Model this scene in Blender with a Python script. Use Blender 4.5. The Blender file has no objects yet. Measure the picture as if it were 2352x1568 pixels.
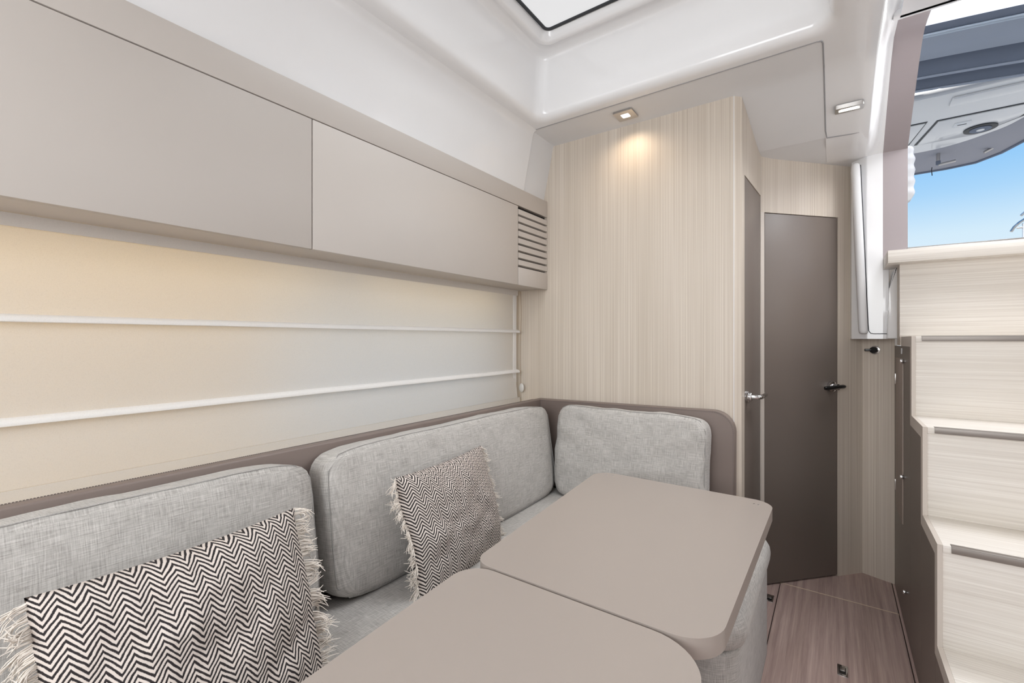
import bpy, bmesh, math, random
from mathutils import Vector, Matrix, noise
random.seed(7)
SC = bpy.context.scene
COL = SC.collection
PI = math.pi

# ------------------------------------------------------------------ camera
cam_d = bpy.data.cameras.new('camera')
cam = bpy.data.objects.new('camera', cam_d); COL.objects.link(cam)
cam.location = (0, 0, 1.22)
cam.rotation_euler = (PI/2, 0, math.atan(741/1050))
cam_d.sensor_width = 36.0
cam_d.lens = 36.0*1050/2352
cam_d.shift_y = -5/2352
cam_d.clip_start = 0.02
SC.camera = cam
# ------------------------------------------------------------------ sky
W = bpy.data.worlds.new('sky'); SC.world = W; W.use_nodes = True
nt = W.node_tree; nt.nodes.clear()
tc = nt.nodes.new('ShaderNodeTexCoord'); sp = nt.nodes.new('ShaderNodeSeparateXYZ')
cr = nt.nodes.new('ShaderNodeValToRGB'); bg = nt.nodes.new('ShaderNodeBackground'); wo = nt.nodes.new('ShaderNodeOutputWorld')
cr.color_ramp.elements[0].position = 0.0; cr.color_ramp.elements[0].color = (.85, .87, .88, 1)
cr.color_ramp.elements[1].position = 1.0; cr.color_ramp.elements[1].color = (.10, .28, .70, 1)
for p, c in ((.495, (.85, .87, .88, 1)), (.52, (.86, .92, .97, 1)), (.583, (.66, .84, .97, 1)), (.614, (.41, .68, .96, 1)), (.637, (.30, .60, .95, 1)), (.75, (.20, .48, .90, 1))):
    e = cr.color_ramp.elements.new(p); e.color = c
ma = nt.nodes.new('ShaderNodeMath'); ma.operation = 'MULTIPLY_ADD'; ma.inputs[1].default_value = .5; ma.inputs[2].default_value = .5
nt.links.new(tc.outputs['Generated'], sp.inputs[0]); nt.links.new(sp.outputs['Z'], ma.inputs[0])
nt.links.new(ma.outputs[0], cr.inputs[0]); nt.links.new(cr.outputs[0], bg.inputs[0]); nt.links.new(bg.outputs[0], wo.inputs[0])
bg.inputs[1].default_value = 1.0
# ------------------------------------------------------------------ area lamps: daylight at roof hatch and companionway, added fill elsewhere
def area(name, loc, rot, sx, sy, power, col):
    d = bpy.data.lights.new(name, 'AREA'); d.shape = 'RECTANGLE'; d.size = sx; d.size_y = sy; d.energy = power; d.color = col
    o = bpy.data.objects.new(name, d); COL.objects.link(o); o.location = loc; o.rotation_euler = rot
    return o
DAY = (.945, .98, 1.0)
area('fill_starboard', (1.86, 1.6, 1.62), (0, PI/2, 0), .62, 1.7, 7, DAY)  # added fill lamp on the unseen starboard side
area('fill_overhead', (.30, -.75, 2.22), (0, 0, 0), 1.0, .9, 8, DAY)  # added overhead fill, the ceiling has no opening here
area('fill_forward', (-.25, -1.555, 1.6), (PI/2, 0, 0), 1.7, .9, 44, DAY)  # added fill lamp behind the camera, the main brightener
area('daylight_roof_hatch', (-.575, 1.22, 2.495), (0, 0, 0), .8, .85, 5, DAY).data.spread = math.radians(115)
area('daylight_companionway', (.62, 2.35, 2.52), (math.radians(-35), 0, 0), .5, .6, 20, (.97, .98, 1))
sun_d = bpy.data.lights.new('sun', 'SUN'); sun_d.energy = 6.0; sun_d.angle = .02; sun_d.color = (1, .96, .9)
sun = bpy.data.objects.new('sun', sun_d); COL.objects.link(sun); sun.rotation_euler = Vector((-.12, .45, -1)).to_track_quat('-Z', 'Y').to_euler()
SC.view_settings.view_transform = 'Standard'
SC.view_settings.look = 'None'
SC.view_settings.gamma = 1.0
SC.view_settings.use_curve_mapping = False
SC.view_settings.exposure = 0.0
SC.cycles.use_denoising = True
SC.cycles.caustics_reflective = False
SC.cycles.caustics_refractive = False
SC.cycles.max_bounces = 10
SC.cycles.diffuse_bounces = 6
SC.cycles.sample_clamp_indirect = 6

# ------------------------------------------------------------------ materials
def srgb(r, g, b):
    f = lambda v: (v/255/12.92) if v/255 <= .04045 else ((v/255+.055)/1.055)**2.4
    return (f(r), f(g), f(b), 1)
class N:
    def __init__(s, name):
        s.m = bpy.data.materials.new(name); s.m.use_nodes = True; s.t = s.m.node_tree
        s.b = s.t.nodes['Principled BSDF']; s.out = s.t.nodes['Material Output']
    def n(s, typ, **kw):
        x = s.t.nodes.new('ShaderNode'+typ)
        for k, v in kw.items(): setattr(x, k, v)
        return x
    def l(s, a, b): s.t.links.new(a, b)
    def set(s, **kw):
        for k, v in kw.items(): s.b.inputs[k.replace('_', ' ')].default_value = v
        return s
def noise_map(k, scale, src='Object', nscale=1.0, detail=3.0, rough=.6):
    tc = k.n('TexCoord'); mp = k.n('Mapping'); mp.inputs['Scale'].default_value = scale
    nz = k.n('TexNoise'); nz.inputs['Scale'].default_value = nscale; nz.inputs['Detail'].default_value = detail; nz.inputs['Roughness'].default_value = rough
    k.l(tc.outputs[src], mp.inputs[0]); k.l(mp.outputs[0], nz.inputs[0])
    return nz.outputs[0]
def mixc(k, fac, a, b):
    m = k.n('Mix', data_type='RGBA')
    if hasattr(fac, 'links'): k.l(fac, m.inputs[0])
    else: m.inputs[0].default_value = fac
    for i, v in ((6, a), (7, b)):
        if hasattr(v, 'links'): k.l(v, m.inputs[i])
        else: m.inputs[i].default_value = v
    return m.outputs[2]
def ramp(k, fac, p0, p1, c0=(0, 0, 0, 1), c1=(1, 1, 1, 1)):
    r = k.n('ValToRGB'); r.color_ramp.elements[0].position = p0; r.color_ramp.elements[1].position = p1
    r.color_ramp.elements[0].color = c0; r.color_ramp.elements[1].color = c1
    k.l(fac, r.inputs[0]); return r.outputs[0]
def bump(k, h, strength, dist=.002):
    b = k.n('Bump'); b.inputs['Strength'].default_value = strength; b.inputs['Distance'].default_value = dist
    k.l(h, b.inputs['Height']); k.l(b.outputs[0], k.b.inputs['Normal'])
def plain(name, col, rough=.5, metal=0.0, spec=.5, coat=0.0, grain=0.0):
    k = N(name).set(Roughness=rough, Metallic=metal, Coat_Weight=coat)
    k.b.inputs['Specular IOR Level'].default_value = spec
    c = srgb(*col)
    nz = noise_map(k, (6, 6, 6), detail=4)
    d = tuple(v*.965 for v in c[:3])+(1,)
    k.l(mixc(k, nz, d, c), k.b.inputs['Base Color'])
    if grain:
        bump(k, noise_map(k, (900, 900, 900), detail=1), grain, .0006)
    return k.m
def wood(name, light, dark, mid, along, rough=.5, f1=90, f2=260, fl=2.0, c0=.38, c1=.62):
    k = N(name).set(Roughness=rough)
    def sc(f, g):
        v = [f, f, f]; v[along] = g; return v
    a = noise_map(k, sc(f1, fl), detail=4, rough=.7)
    b = noise_map(k, sc(f2, fl*2), detail=2)
    c = noise_map(k, sc(9, .6), detail=2)
    base = mixc(k, ramp(k, a, c0, c1), srgb(*dark), srgb(*light))
    base = mixc(k, ramp(k, b, .50, .72), base, srgb(*mid))
    t = tuple(v*.93 for v in srgb(*light)[:3])+(1,)
    mx = k.n('Mix', data_type='RGBA', blend_type='MULTIPLY'); mx.inputs[0].default_value = 1
    k.l(base, mx.inputs[6]); k.l(ramp(k, c, .3, .7, (.90, .89, .87, 1), (1, 1, 1, 1)), mx.inputs[7])
    k.l(mx.outputs[2], k.b.inputs['Base Color'])
    bump(k, a, .12, .0008)
    return k.m
def linen(name, light, dark):
    k = N(name).set(Roughness=.95)
    k.b.inputs['Specular IOR Level'].default_value = .15
    k.b.inputs['Sheen Weight'].default_value = .15
    a = noise_map(k, (22, 420, 1), 'UV', detail=3, rough=.65)
    b = noise_map(k, (480, 26, 1), 'UV', detail=3, rough=.65)
    c = noise_map(k, (9, 14, 1), 'UV', detail=4)
    x = k.n('Math', operation='ADD'); k.l(a, x.inputs[0]); k.l(b, x.inputs[1])
    x2 = k.n('Math', operation='MULTIPLY_ADD'); k.l(c, x2.inputs[0]); x2.inputs[1].default_value = .3; k.l(x.outputs[0], x2.inputs[2])
    mm = k.n('Math', operation='MULTIPLY'); k.l(x2.outputs[0], mm.inputs[0]); mm.inputs[1].default_value = .5
    k.l(mixc(k, ramp(k, mm.outputs[0], .40, .76), srgb(*dark), srgb(*light)), k.b.inputs['Base Color'])
    bump(k, x2.outputs[0], .35, .0012)
    return k.m
def chevron(name):
    k = N(name).set(Roughness=.95); k.b.inputs['Specular IOR Level'].default_value = .1
    tc = k.n('TexCoord'); sp = k.n('SeparateXYZ')
    nz = k.n('TexNoise'); nz.inputs['Scale'].default_value = 22; nz.inputs['Detail'].default_value = 3
    va = k.n('VectorMath', operation='SCALE'); va.inputs[3].default_value = .010
    vb = k.n('VectorMath', operation='ADD')
    k.l(tc.outputs['UV'], nz.inputs[0]); k.l(nz.outputs['Color'], va.inputs[0]); k.l(va.outputs[0], vb.inputs[0]); k.l(tc.outputs['UV'], vb.inputs[1])
    k.l(vb.outputs[0], sp.inputs[0])
    def M(op, a, b):
        m = k.n('Math', operation=op)
        for i, v in ((0, a), (1, b)):
            if v is None: continue
            if hasattr(v, 'links'): k.l(v, m.inputs[i])
            else: m.inputs[i].default_value = v
        return m.outputs[0]
    tri = M('PINGPONG', M('MULTIPLY', sp.outputs[0], 1/.0185), 1.0)    # half period 18.5 mm
    ph = M('ADD', M('MULTIPLY', sp.outputs[1], 1/.0108), M('MULTIPLY', tri, 2.15))
    fr = M('FRACT', ph, None)
    tw = M('PINGPONG', M('MULTIPLY', fr, 2.0), 1.0)
    fine = noise_map(k, (900, 900, 1), 'UV', detail=1)
    tw2 = M('ADD', tw, M('MULTIPLY', M('SUBTRACT', fine, .5), .5))
    k.l(ramp(k, tw2, .38, .56, srgb(50, 46, 47), srgb(212, 202, 195)), k.b.inputs['Base Color'])
    bump(k, M('ADD', tw, fine), .4, .001)
    return k.m
def blind_mat(name, col, trans=.30, clear=.03):
    k = N(name)
    for x in list(k.t.nodes):
        if x.name == 'Principled BSDF': k.t.nodes.remove(x)
    df = k.n('BsdfDiffuse'); tl = k.n('BsdfTranslucent'); tp = k.n('BsdfTransparent')
    a = noise_map(k, (4, 400, 900), detail=2); b = noise_map(k, (900, 900, 300), detail=2)
    x = k.n('Math', operation='ADD'); k.l(a, x.inputs[0]); k.l(b, x.inputs[1])
    c = mixc(k, ramp(k, x.outputs[0], .7, 1.3), tuple(v*.93 for v in srgb(*col)[:3])+(1,), srgb(*col))
    k.l(c, df.inputs[0]); k.l(c, tl.inputs[0])
    m1 = k.n('MixShader'); m1.inputs[0].default_value = trans
    m2 = k.n('MixShader'); m2.inputs[0].default_value = clear
    k.l(df.outputs[0], m1.inputs[1]); k.l(tl.outputs[0], m1.inputs[2])
    k.l(m1.outputs[0], m2.inputs[1]); k.l(tp.outputs[0], m2.inputs[2]); k.l(m2.outputs[0], k.out.inputs[0])
    return k.m
def emit(name, col, st):
    k = N(name); k.set(Roughness=.3)
    k.b.inputs['Base Color'].default_value = (.1, .1, .1, 1)
    k.b.inputs['Emission Color'].default_value = srgb(*col); k.b.inputs['Emission Strength'].default_value = st
    return k.m
def clear_glass(name):
    k = N(name)
    tp = k.n('BsdfTransparent'); gl = k.n('BsdfGlossy'); gl.inputs['Roughness'].default_value = .03
    tp.inputs[0].default_value = (.97, .94, .90, 1)
    m = k.n('MixShader'); m.inputs[0].default_value = .06
    k.l(tp.outputs[0], m.inputs[1]); k.l(gl.outputs[0], m.inputs[2]); k.l(m.outputs[0], k.out.inputs[0])
    return k.m
M = dict(
    grp=plain('white_gelcoat', (234, 234, 235), .13, spec=.5),
    liner=plain('matt_white_liner', (222, 222, 223), .75, grain=.15),
    cabinet=plain('warm_grey_lacquer', (194, 187, 181), .42),
    taupe=plain('taupe_laminate', (118, 108, 101), .38, grain=.1),
    jamb=plain('mauve_grey_laminate', (158, 148, 149), .45, grain=.25),
    leather=plain('taupe_leather', (126, 113, 107), .42, grain=.25),
    thread=plain('taupe_thread', (104, 94, 90), .8),
    table=plain('table_taupe_lacquer', (160, 150, 143), .33, grain=.1),
    steel=plain('brushed_steel', (196, 193, 190), .28, 1.0),
    nosing=plain('dull_steel_nosing', (150, 144, 139), .5, .9),
    chrome=plain('polished_chrome', (225, 225, 226), .08, 1.0),
    black=plain('black_plastic', (22, 22, 23), .22),
    seam_shade=plain('grey_seam_shade', (150, 150, 152), .6),
    gasket=plain('black_gasket', (38, 42, 47), .5),
    dark=plain('dark_cavity', (34, 31, 30), .8),
    wood=wood('pale_oak_vertical', (222, 213, 201), (193, 180, 167), (208, 197, 185), 2, f1=210, f2=480, fl=.6, c0=.34, c1=.66),
    wood_h=wood('pale_oak_horizontal', (242, 238, 232), (214, 207, 199), (229, 223, 216), 0, f1=170, f2=420, fl=1.5, c0=.30, c1=.66),
    wood_d=wood('grey_oak_vertical', (182, 168, 158), (146, 132, 124), (164, 150, 141), 2, f1=200, f2=450),
    edge=plain('pale_edge_band', (206, 197, 188), .5),
    floor=wood('walnut_floor', (198, 175, 167), (152, 129, 123), (176, 152, 145), 1, rough=.42, f1=60, f2=220, fl=1.6, c0=.32, c1=.68),
    caulk=plain('pale_seam', (214, 194, 172), .6),
    linen=linen('grey_linen', (209, 206, 202), (143, 139, 135)),
    linen_seam=linen('grey_linen_seam', (170, 168, 165), (128, 125, 122)),
    chev=chevron('chevron_weave'),
    fringe=plain('ivory_cotton', (240, 232, 223), .95),
    blind=blind_mat('sheer_blind', (240, 237, 233), .52, 0),
    hem=blind_mat('blind_hem', (250, 249, 248), .35, 0),
    bhem=blind_mat('blind_bottom_hem', (222, 217, 211), .3, 0),
    header=blind_mat('blind_header', (214, 209, 204), .05, 0),
    glass=clear_glass('window_glass'),
    pane=emit('frosted_hatch_pane_glow', (240, 240, 241), .80),  # emission in the pane stands in for daylight through the hatch
    lamp=emit('lamp_lens', (255, 250, 240), 6.0),
    led=emit('warm_led_strip', (255, 220, 150), 6.5),
    canvas=plain('slate_canvas', (168, 176, 190), .85, grain=.2),
    canvas_d=plain('dark_slate_canvas', (118, 126, 142), .85, grain=.2),
    pipe=plain('pale_blue_piping', (190, 202, 215), .6),
    canvas_g=plain('grey_canvas', (168, 168, 176), .85, grain=.2),
    vinyl=plain('white_vinyl', (235, 236, 238), .45),
    hatchwhite=plain('white_sliding_hatch', (240, 240, 240), .3),
    window_vinyl=blind_mat('white_canvas_window', (240, 240, 240), .6, 0),
    hull=plain('hull_lining', (238, 226, 204), .6),
    clearp=plain('clear_plastic', (206, 204, 200), .1),
)
# ------------------------------------------------------------------ mesh helpers
def fin(bm, name, mat, parent=None, smooth=35, label=None):
    bmesh.ops.recalc_face_normals(bm, faces=bm.faces)
    me = bpy.data.meshes.new(name); bm.to_mesh(me); bm.free()
    if smooth:
        for p in me.polygons: p.use_smooth = True
        me.set_sharp_from_angle(angle=math.radians(smooth))
    me.materials.append(M[mat] if isinstance(mat, str) else mat)
    o = bpy.data.objects.new(name, me); COL.objects.link(o)
    if parent: attach(o, parent)
    if label: o['label'] = label
    return o
ROOTLOC = {}
def attach(o, p):
    o.parent = p
    l = Vector(p.location) if p.type == 'EMPTY' else Vector((0, 0, 0))
    o.matrix_parent_inverse = Matrix.Translation(-l)
def thing(name, label, cat, loc, group=None, kind=None):
    o = bpy.data.objects.new(name, None); COL.objects.link(o); o.location = loc; o.empty_display_size = .05
    return tag(o, label, cat, group, kind)
def tag(o, label, cat=None, group=None, kind=None):
    o['label'] = label
    if cat: o['category'] = cat
    if group: o['group'] = group
    if kind: o['kind'] = kind
    return o
def S(o, label, cat): return tag(o, label, cat, None, 'structure')
def boxbm(a, b, bev=0, seg=2, bm=None):
    own = bm is None
    if own: bm = bmesh.new()
    x0, y0, z0 = a; x1, y1, z1 = b
    v = [bm.verts.new(p) for p in ((x0,y0,z0),(x1,y0,z0),(x1,y1,z0),(x0,y1,z0),(x0,y0,z1),(x1,y0,z1),(x1,y1,z1),(x0,y1,z1))]
    fs = [bm.faces.new([v[i] for i in f]) for f in ((3,2,1,0),(4,5,6,7),(0,1,5,4),(1,2,6,5),(2,3,7,6),(3,0,4,7))]
    if bev:
        es = list({e for f in fs for e in f.edges})
        bmesh.ops.bevel(bm, geom=es, offset=bev, segments=seg, affect='EDGES', profile=.5)
    return bm
def box(name, a, b, mat, parent=None, bev=.002, seg=2, **k):
    return fin(boxbm(a, b, bev, seg), name, mat, parent, **k)
def roundpoly(pts, n=6):
    """pts: (x, y, r) -> rounded polygon"""
    out = []; L = len(pts)
    for i in range(L):
        p = Vector(pts[i][:2]); a = Vector(pts[i-1][:2]); b = Vector(pts[(i+1) % L][:2]); r = pts[i][2] if len(pts[i]) > 2 else 0
        if r <= 0: out.append(tuple(p)); continue
        d1 = (a-p).normalized(); d2 = (b-p).normalized(); ang = d1.angle(d2)
        t = r/math.tan(ang/2); c = p+(d1+d2).normalized()*(r/math.sin(ang/2))
        s = p+d1*t-c; e = p+d2*t-c
        a0 = math.atan2(s.y, s.x); a1 = math.atan2(e.y, e.x); da = (a1-a0+PI) % (2*PI)-PI
        for j in range(n+1): out.append((c.x+r*math.cos(a0+da*j/n), c.y+r*math.sin(a0+da*j/n)))
    return out
def prismbm(poly, axis, a, b, bev=0, seg=2):
    """poly in the two other axes (order x,y,z without axis), extruded a..b"""
    bm = bmesh.new()
    def P(p, t):
        q = list(p); q.insert(axis, t); return q
    A = [bm.verts.new(P(p, a)) for p in poly]; B = [bm.verts.new(P(p, b)) for p in poly]
    fa = bm.faces.new(A); fb = bm.faces.new(B[::-1])
    n = len(poly)
    for i in range(n): bm.faces.new((A[i], A[(i+1) % n], B[(i+1) % n], B[i]))
    if bev:
        es = list(set(fa.edges) | set(fb.edges))
        bmesh.ops.bevel(bm, geom=es, offset=bev, segments=seg, affect='EDGES', profile=.5)
    return bm
def prism(name, poly, axis, a, b, mat, parent=None, bev=0, seg=2, **k):
    return fin(prismbm(poly, axis, a, b, bev, seg), name, mat, parent, **k)
def tubebm(path, r, n=10, bm=None, cap=True):
    if bm is None: bm = bmesh.new()
    path = [Vector(p) for p in path]; rings = []
    rr = r if isinstance(r, (list, tuple)) else [r]*len(path)
    up = None
    for i, p in enumerate(path):
        t = (path[min(i+1, len(path)-1)]-path[max(i-1, 0)]).normalized()
        if up is None:
            up = Vector((0, 0, 1)) if abs(t.z) < .9 else Vector((1, 0, 0))
        u = t.cross(up).normalized(); v = u.cross(t).normalized(); up = v
        rings.append([bm.verts.new(p+(u*math.cos(2*PI*j/n)+v*math.sin(2*PI*j/n))*rr[i]) for j in range(n)])
    for A, B in zip(rings, rings[1:]):
        for j in range(n): bm.faces.new((A[j], A[(j+1) % n], B[(j+1) % n], B[j]))
    if cap: bm.faces.new(rings[0][::-1]); bm.faces.new(rings[-1])
    return bm
def tube(name, path, r, mat, parent=None, n=10, **k): return fin(tubebm(path, r, n), name, mat, parent, 50, **k)
def loft(rings, closed=True, bm=None):
    if bm is None: bm = bmesh.new()
    V = [[bm.verts.new(p) for p in r] for r in rings]
    n = len(rings[0])
    for A, B in zip(V, V[1:]):
        for j in range(n if closed else n-1): bm.faces.new((A[j], A[(j+1) % n], B[(j+1) % n], B[j]))
    return bm, V
def quad(name, pts, mat, parent=None, thick=None, **k):
    """a slab: quad pts (front), extruded along -normal*thick"""
    bm = bmesh.new(); P = [Vector(p) for p in pts]
    nrm = (P[1]-P[0]).cross(P[2]-P[0]).normalized()
    A = [bm.verts.new(p) for p in P]; bm.faces.new(A)
    if thick:
        B = [bm.verts.new(p-nrm*thick) for p in P]; bm.faces.new(B[::-1])
        n = len(P)
        for i in range(n): bm.faces.new((A[i], B[i], B[(i+1) % n], A[(i+1) % n]))
    return fin(bm, name, mat, parent, **k)
class Plan:
    """vertical plane over two plan points, local s along, n outwards (to the room)"""
    def __init__(s, p, q, out):
        s.p = Vector((p[0], p[1], 0)); s.d = Vector((q[0]-p[0], q[1]-p[1], 0)); s.L = s.d.length; s.d.normalize()
        s.n = Vector((s.d.y, -s.d.x, 0))
        if s.n.dot(Vector((out[0], out[1], 0))-s.p) < 0: s.n = -s.n
    def at(s, t, z, o=0): return s.p+s.d*t+s.n*o+Vector((0, 0, z))
    def slab(s, t0, t1, z0, z1, o0, o1, bev=0, bm=None):
        b2 = boxbm((t0, o0, z0), (t1, o1, z1), bev)
        for v in b2.verts: v.co = s.at(v.co.x, v.co.z, v.co.y)
        if bm is None: return b2
        me = bpy.data.meshes.new('t'); b2.to_mesh(me); b2.free(); bm.from_mesh(me); bpy.data.meshes.remove(me); return bm

# ================================================================== SETTING
# ---- floor
FB = box('floor', (-1.65, -1.6, -.06), (1.9, 3.3, -.012), 'dark', bev=0)
S(FB, 'walnut laminate cabin floor with hatch seams between settee and stairs', 'floor')
g = .0017
def fpanel(a, b): return box('floor_panel', (a[0]+g, a[1]+g, -.012), (b[0]-g, b[1]-g, 0), 'floor', FB, bev=.0008, seg=1)
hatchp = fpanel((-.222, .5), (.234, 2.648))
fpanel((-.222, -1.6), (.234, .5)); fpanel((-.222, 2.652), (.234, 3.3))
fpanel((-1.65, -1.6), (-.222, 3.3)); fpanel((.234, -1.6), (1.9, 3.3))
box('floor_seam', (-.222, 2.648, -.011), (.234, 2.6525, .0002), 'caulk', FB, bev=0)
def latch(cx, cy, parent):
    p = box('latch', (cx-.016, cy-.034, -.001), (cx+.016, cy+.034, .0025), 'chrome', parent, bev=.001)
    box('latch_recess', (cx-.010, cy-.022, .001), (cx+.010, cy+.020, .0030), 'black', p, bev=0)
    box('latch_lever', (cx-.008, cy-.004, .002), (cx+.008, cy+.018, .0045), 'steel', p, bev=.001)
    return p
latch(.024, 2.075, hatchp); latch(-.250, 2.46, FB)

# ---- left hull side with its window behind the blind
WL = fin(boxbm((-1.68, -1.6, 0), (-1.62, 2.1, .92)), 'wall_left', 'hull')
S(WL, 'cabin side wall behind the roman blind and settee', 'wall')
box('wall_upper', (-1.68, -1.6, 1.46), (-1.62, 2.1, 2.3), 'hull', WL, bev=0)
box('wall_end', (-1.68, 1.90, .92), (-1.62, 2.1, 1.46), 'hull', WL, bev=0)
box('wall_end', (-1.68, -1.6, .92), (-1.62, .72, 1.46), 'hull', WL, bev=0)
box('ledge', (-1.62, -1.6, .80), (-1.297, 2.1, .86), 'hull', WL, bev=.003)
W1 = box('window_1', (-1.665, .72, .92), (-1.655, 1.90, 1.46), 'glass', bev=0)
S(W1, 'hull window hidden behind the sheer roman blind', 'window')
for z in (.92, 1.445): box('window_frame', (-1.672, .72, z), (-1.61, 1.9, z+.015), 'gasket', W1)
# upper side of the coachroof above the cabinets (leaning inwards)
bm, V = loft([[(-1.275, y, 1.93), (-1.272, y, 1.955), (-1.262, y, 2.0), (-1.235, y, 2.12), (-1.215, y, 2.215), (-1.207, y, 2.238), (-1.185, y, 2.2445)] for y in (-1.6, -.5, .6, 1.4, 1.898)], closed=False)
wu = fin(bm, 'wall_left_upper', 'grp', smooth=60); S(wu, 'glossy white gelcoat side above the overhead cabinets', 'wall')
bm, V = loft([[(-1.279, y, 1.93), (-1.266, y, 2.0), (-1.239, y, 2.12), (-1.213, y, 2.2425)] for y in (1.9035, 2.1)], closed=False)
fin(bm, 'side_panel', 'liner', wu, label='matt white panel at the aft end of the coachroof side')

# ---- ceiling with the roof hatch well
ZC = 2.243
def rrect(x0, x1, y0, y1, r, z, n=8):
    return [(p[0], p[1], z) for p in roundpoly([(x0, y0, r), (x1, y0, r), (x1, y1, r), (x0, y1, r)], n)]
wx0, wx1, wy0, wy1 = -1.135, -.012, .10, 1.825
prof = [(-.036, 0), (-.024, .0015), (-.013, .007), (-.005, .016), (0, .030), (.006, .08), (.016, .16), (.0265, .243), (.029, .256), (.035, .264), (.046, .268), (.062, .270)]
rings = [rrect(wx0+o, wx1-o, wy0+o, wy1-o, max(.055-o*.4, .02), ZC+h) for o, h in prof]
hx0, hx1, hy0, hy1 = -1.018, -.13, .72, 1.695
rings += [rrect(hx0-e, hx1+e, hy0-e, hy1+e, .03+e*.6, ZC+h) for e, h in ((.052, .272), (.040, .266), (.030, .261), (.020, .262), (.013, .270))]
rings += [rrect(hx0-.006, hx1+.006, hy0-.006, hy1+.006, .035, ZC+.286), rrect(hx0, hx1, hy0, hy1, .03, ZC+.300)]
bm, V = loft(rings)
# flat ceiling around the well: connect outer ring to a rectangle by a simple fan of strips
ox0, ox1, oy0, oy1 = -1.195, .03, -1.6, 1.888
outer = rrect(ox0, ox1, oy0, oy1, .002, ZC)
for p in []:
    cx, cy = (wx0+wx1)/2, (wy0+wy1)/2
    x = min(max(p[0], ox0), ox1); y = p[1]
    hx = (wx1-wx0)/2+.036; hy = (wy1-wy0)/2+.036
    # push to the nearest side(s) of the outer rectangle
    tx = (p[0]-cx)/hx; ty = (p[1]-cy)/hy
    if abs(tx) > .90 and abs(ty) > .94:
        outer.append((ox1 if tx > 0 else ox0, oy1 if ty > 0 else oy0, ZC))
    elif abs(tx) > abs(ty): outer.append((ox1 if tx > 0 else ox0, y, ZC))
    else: outer.append((x, oy1 if ty > 0 else oy0, ZC))
OV = [bm.verts.new(p) for p in outer]
n = len(OV)
for j in range(n): bm.faces.new((OV[j], OV[(j+1) % n], V[0][(j+1) % n], V[0][j]))
bmesh.ops.remove_doubles(bm, verts=bm.verts, dist=1e-5)
CE = fin(bm, 'ceiling', 'grp', smooth=50); S(CE, 'white gelcoat ceiling with the recessed roof hatch well', 'ceiling')
def cz(y): # aft ceiling height
    if y < 2.08: return ZC
    if y < 2.56: 
        t = (y-2.08)/.48; return ZC-.128*(t*t*(3-2*t)*.35+t*.65)
    return ZC-.128
ys = [1.89+.04*i for i in range(31)]
bm, V = loft([[(-1.30, y, cz(y)), (-.6, y, cz(y)), (-.032, y, cz(y))] for y in ys if y < 2.50]+[[(-1.30, 2.50, cz(2.50)), (-.6, 2.50, cz(2.50)), (-.032, 2.50, cz(2.50))]], closed=False)
ap = fin(bm, 'ceiling_panel', 'liner', CE, 60, label='matt grey-white ceiling panel with rounded corner over the bulkhead')
# aft ceiling zone behind the panel
bm, V = loft([[(-.6, y, cz(y)+.001), (-.2, y, cz(y)+.001), (.12, y, cz(y)+.001)] for y in (2.49, 2.6, 2.8, 3.15)], closed=False)
fin(bm, 'ceiling_panel', 'liner', CE, 60)
# panel seam ridges, grey standing in for shade at the panel step
tube('ceiling_bead', [(-1.19, 1.889, ZC+.001), (-.05, 1.889, ZC+.001), (-.037, 1.895, ZC+.001), (-.033, 1.91, ZC+.001)]+[(-.033, y, cz(y)+.001) for y in ys if 1.93 < y < 2.48]+[(-.028, 2.50, cz(2.50)), (.06, 2.51, cz(2.51)+.001), (.115, 2.515, cz(2.51)+.004)], .0032, 'seam_shade', CE, 6)
# moulded rise next to the companionway
def jz(y): # top line of the jamb
    pts = [(-1.6, 2.36), (2.0, 2.372), (2.13, 2.385), (2.33, 2.405), (2.44, 2.365), (2.60, 2.27), (2.83, 2.118), (3.2, 2.118)]
    for (a, za), (b, zb) in zip(pts, pts[1:]):
        if a <= y <= b: return za+(zb-za)*(y-a)/(b-a)
    return 2.118
xs = [-.033, .02, .055]+[.060+.0062*i for i in range(11)]+[.15, .1905]
def lin(x, y):
    t = min(1, max(0, (x-.120)/.062)); t = t*t*(3-2*t)
    return cz(y)+(jz(y)-cz(y))*t
yl = [-1.6, 0, 1.0, 1.6, 1.888]+[1.93+.05*i for i in range(18)]+[2.83]
xs = [-.033, .03, .08]+[.120+.0068*i for i in range(10)]+[.1905]
bm, V = loft([[(x, y, lin(x, y)) for x in xs] for y in yl if y > 1.88], closed=False)
fin(bm, 'companionway_moulding', 'grp', CE, 70, label='glossy white moulding curving up to the companionway')
bm, V = loft([[(x, y, lin(x, y)) for x in xs[1:]] for y in yl if y < 1.9], closed=False)
fin(bm, 'companionway_moulding', 'grp', CE, 70)
# remaining deckhead on the starboard side, off the picture
bm, V = loft([[(x, y, 2.36) for x in (.19, 1.0, 1.95)] for y in (-1.6, 0, 2.12)], closed=False)
fin(bm, 'deckhead', 'grp', CE)
box('header', (.17, 2.10, 2.36), (1.0, 2.135, 2.50), 'grp', CE, bev=.006)
bm, V = loft([[(-1.3, y, 2.62), (2, y, 2.62)] for y in (-1.6, 2.12)], closed=False)
fin(bm, 'deck', 'hatchwhite', CE)
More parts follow.
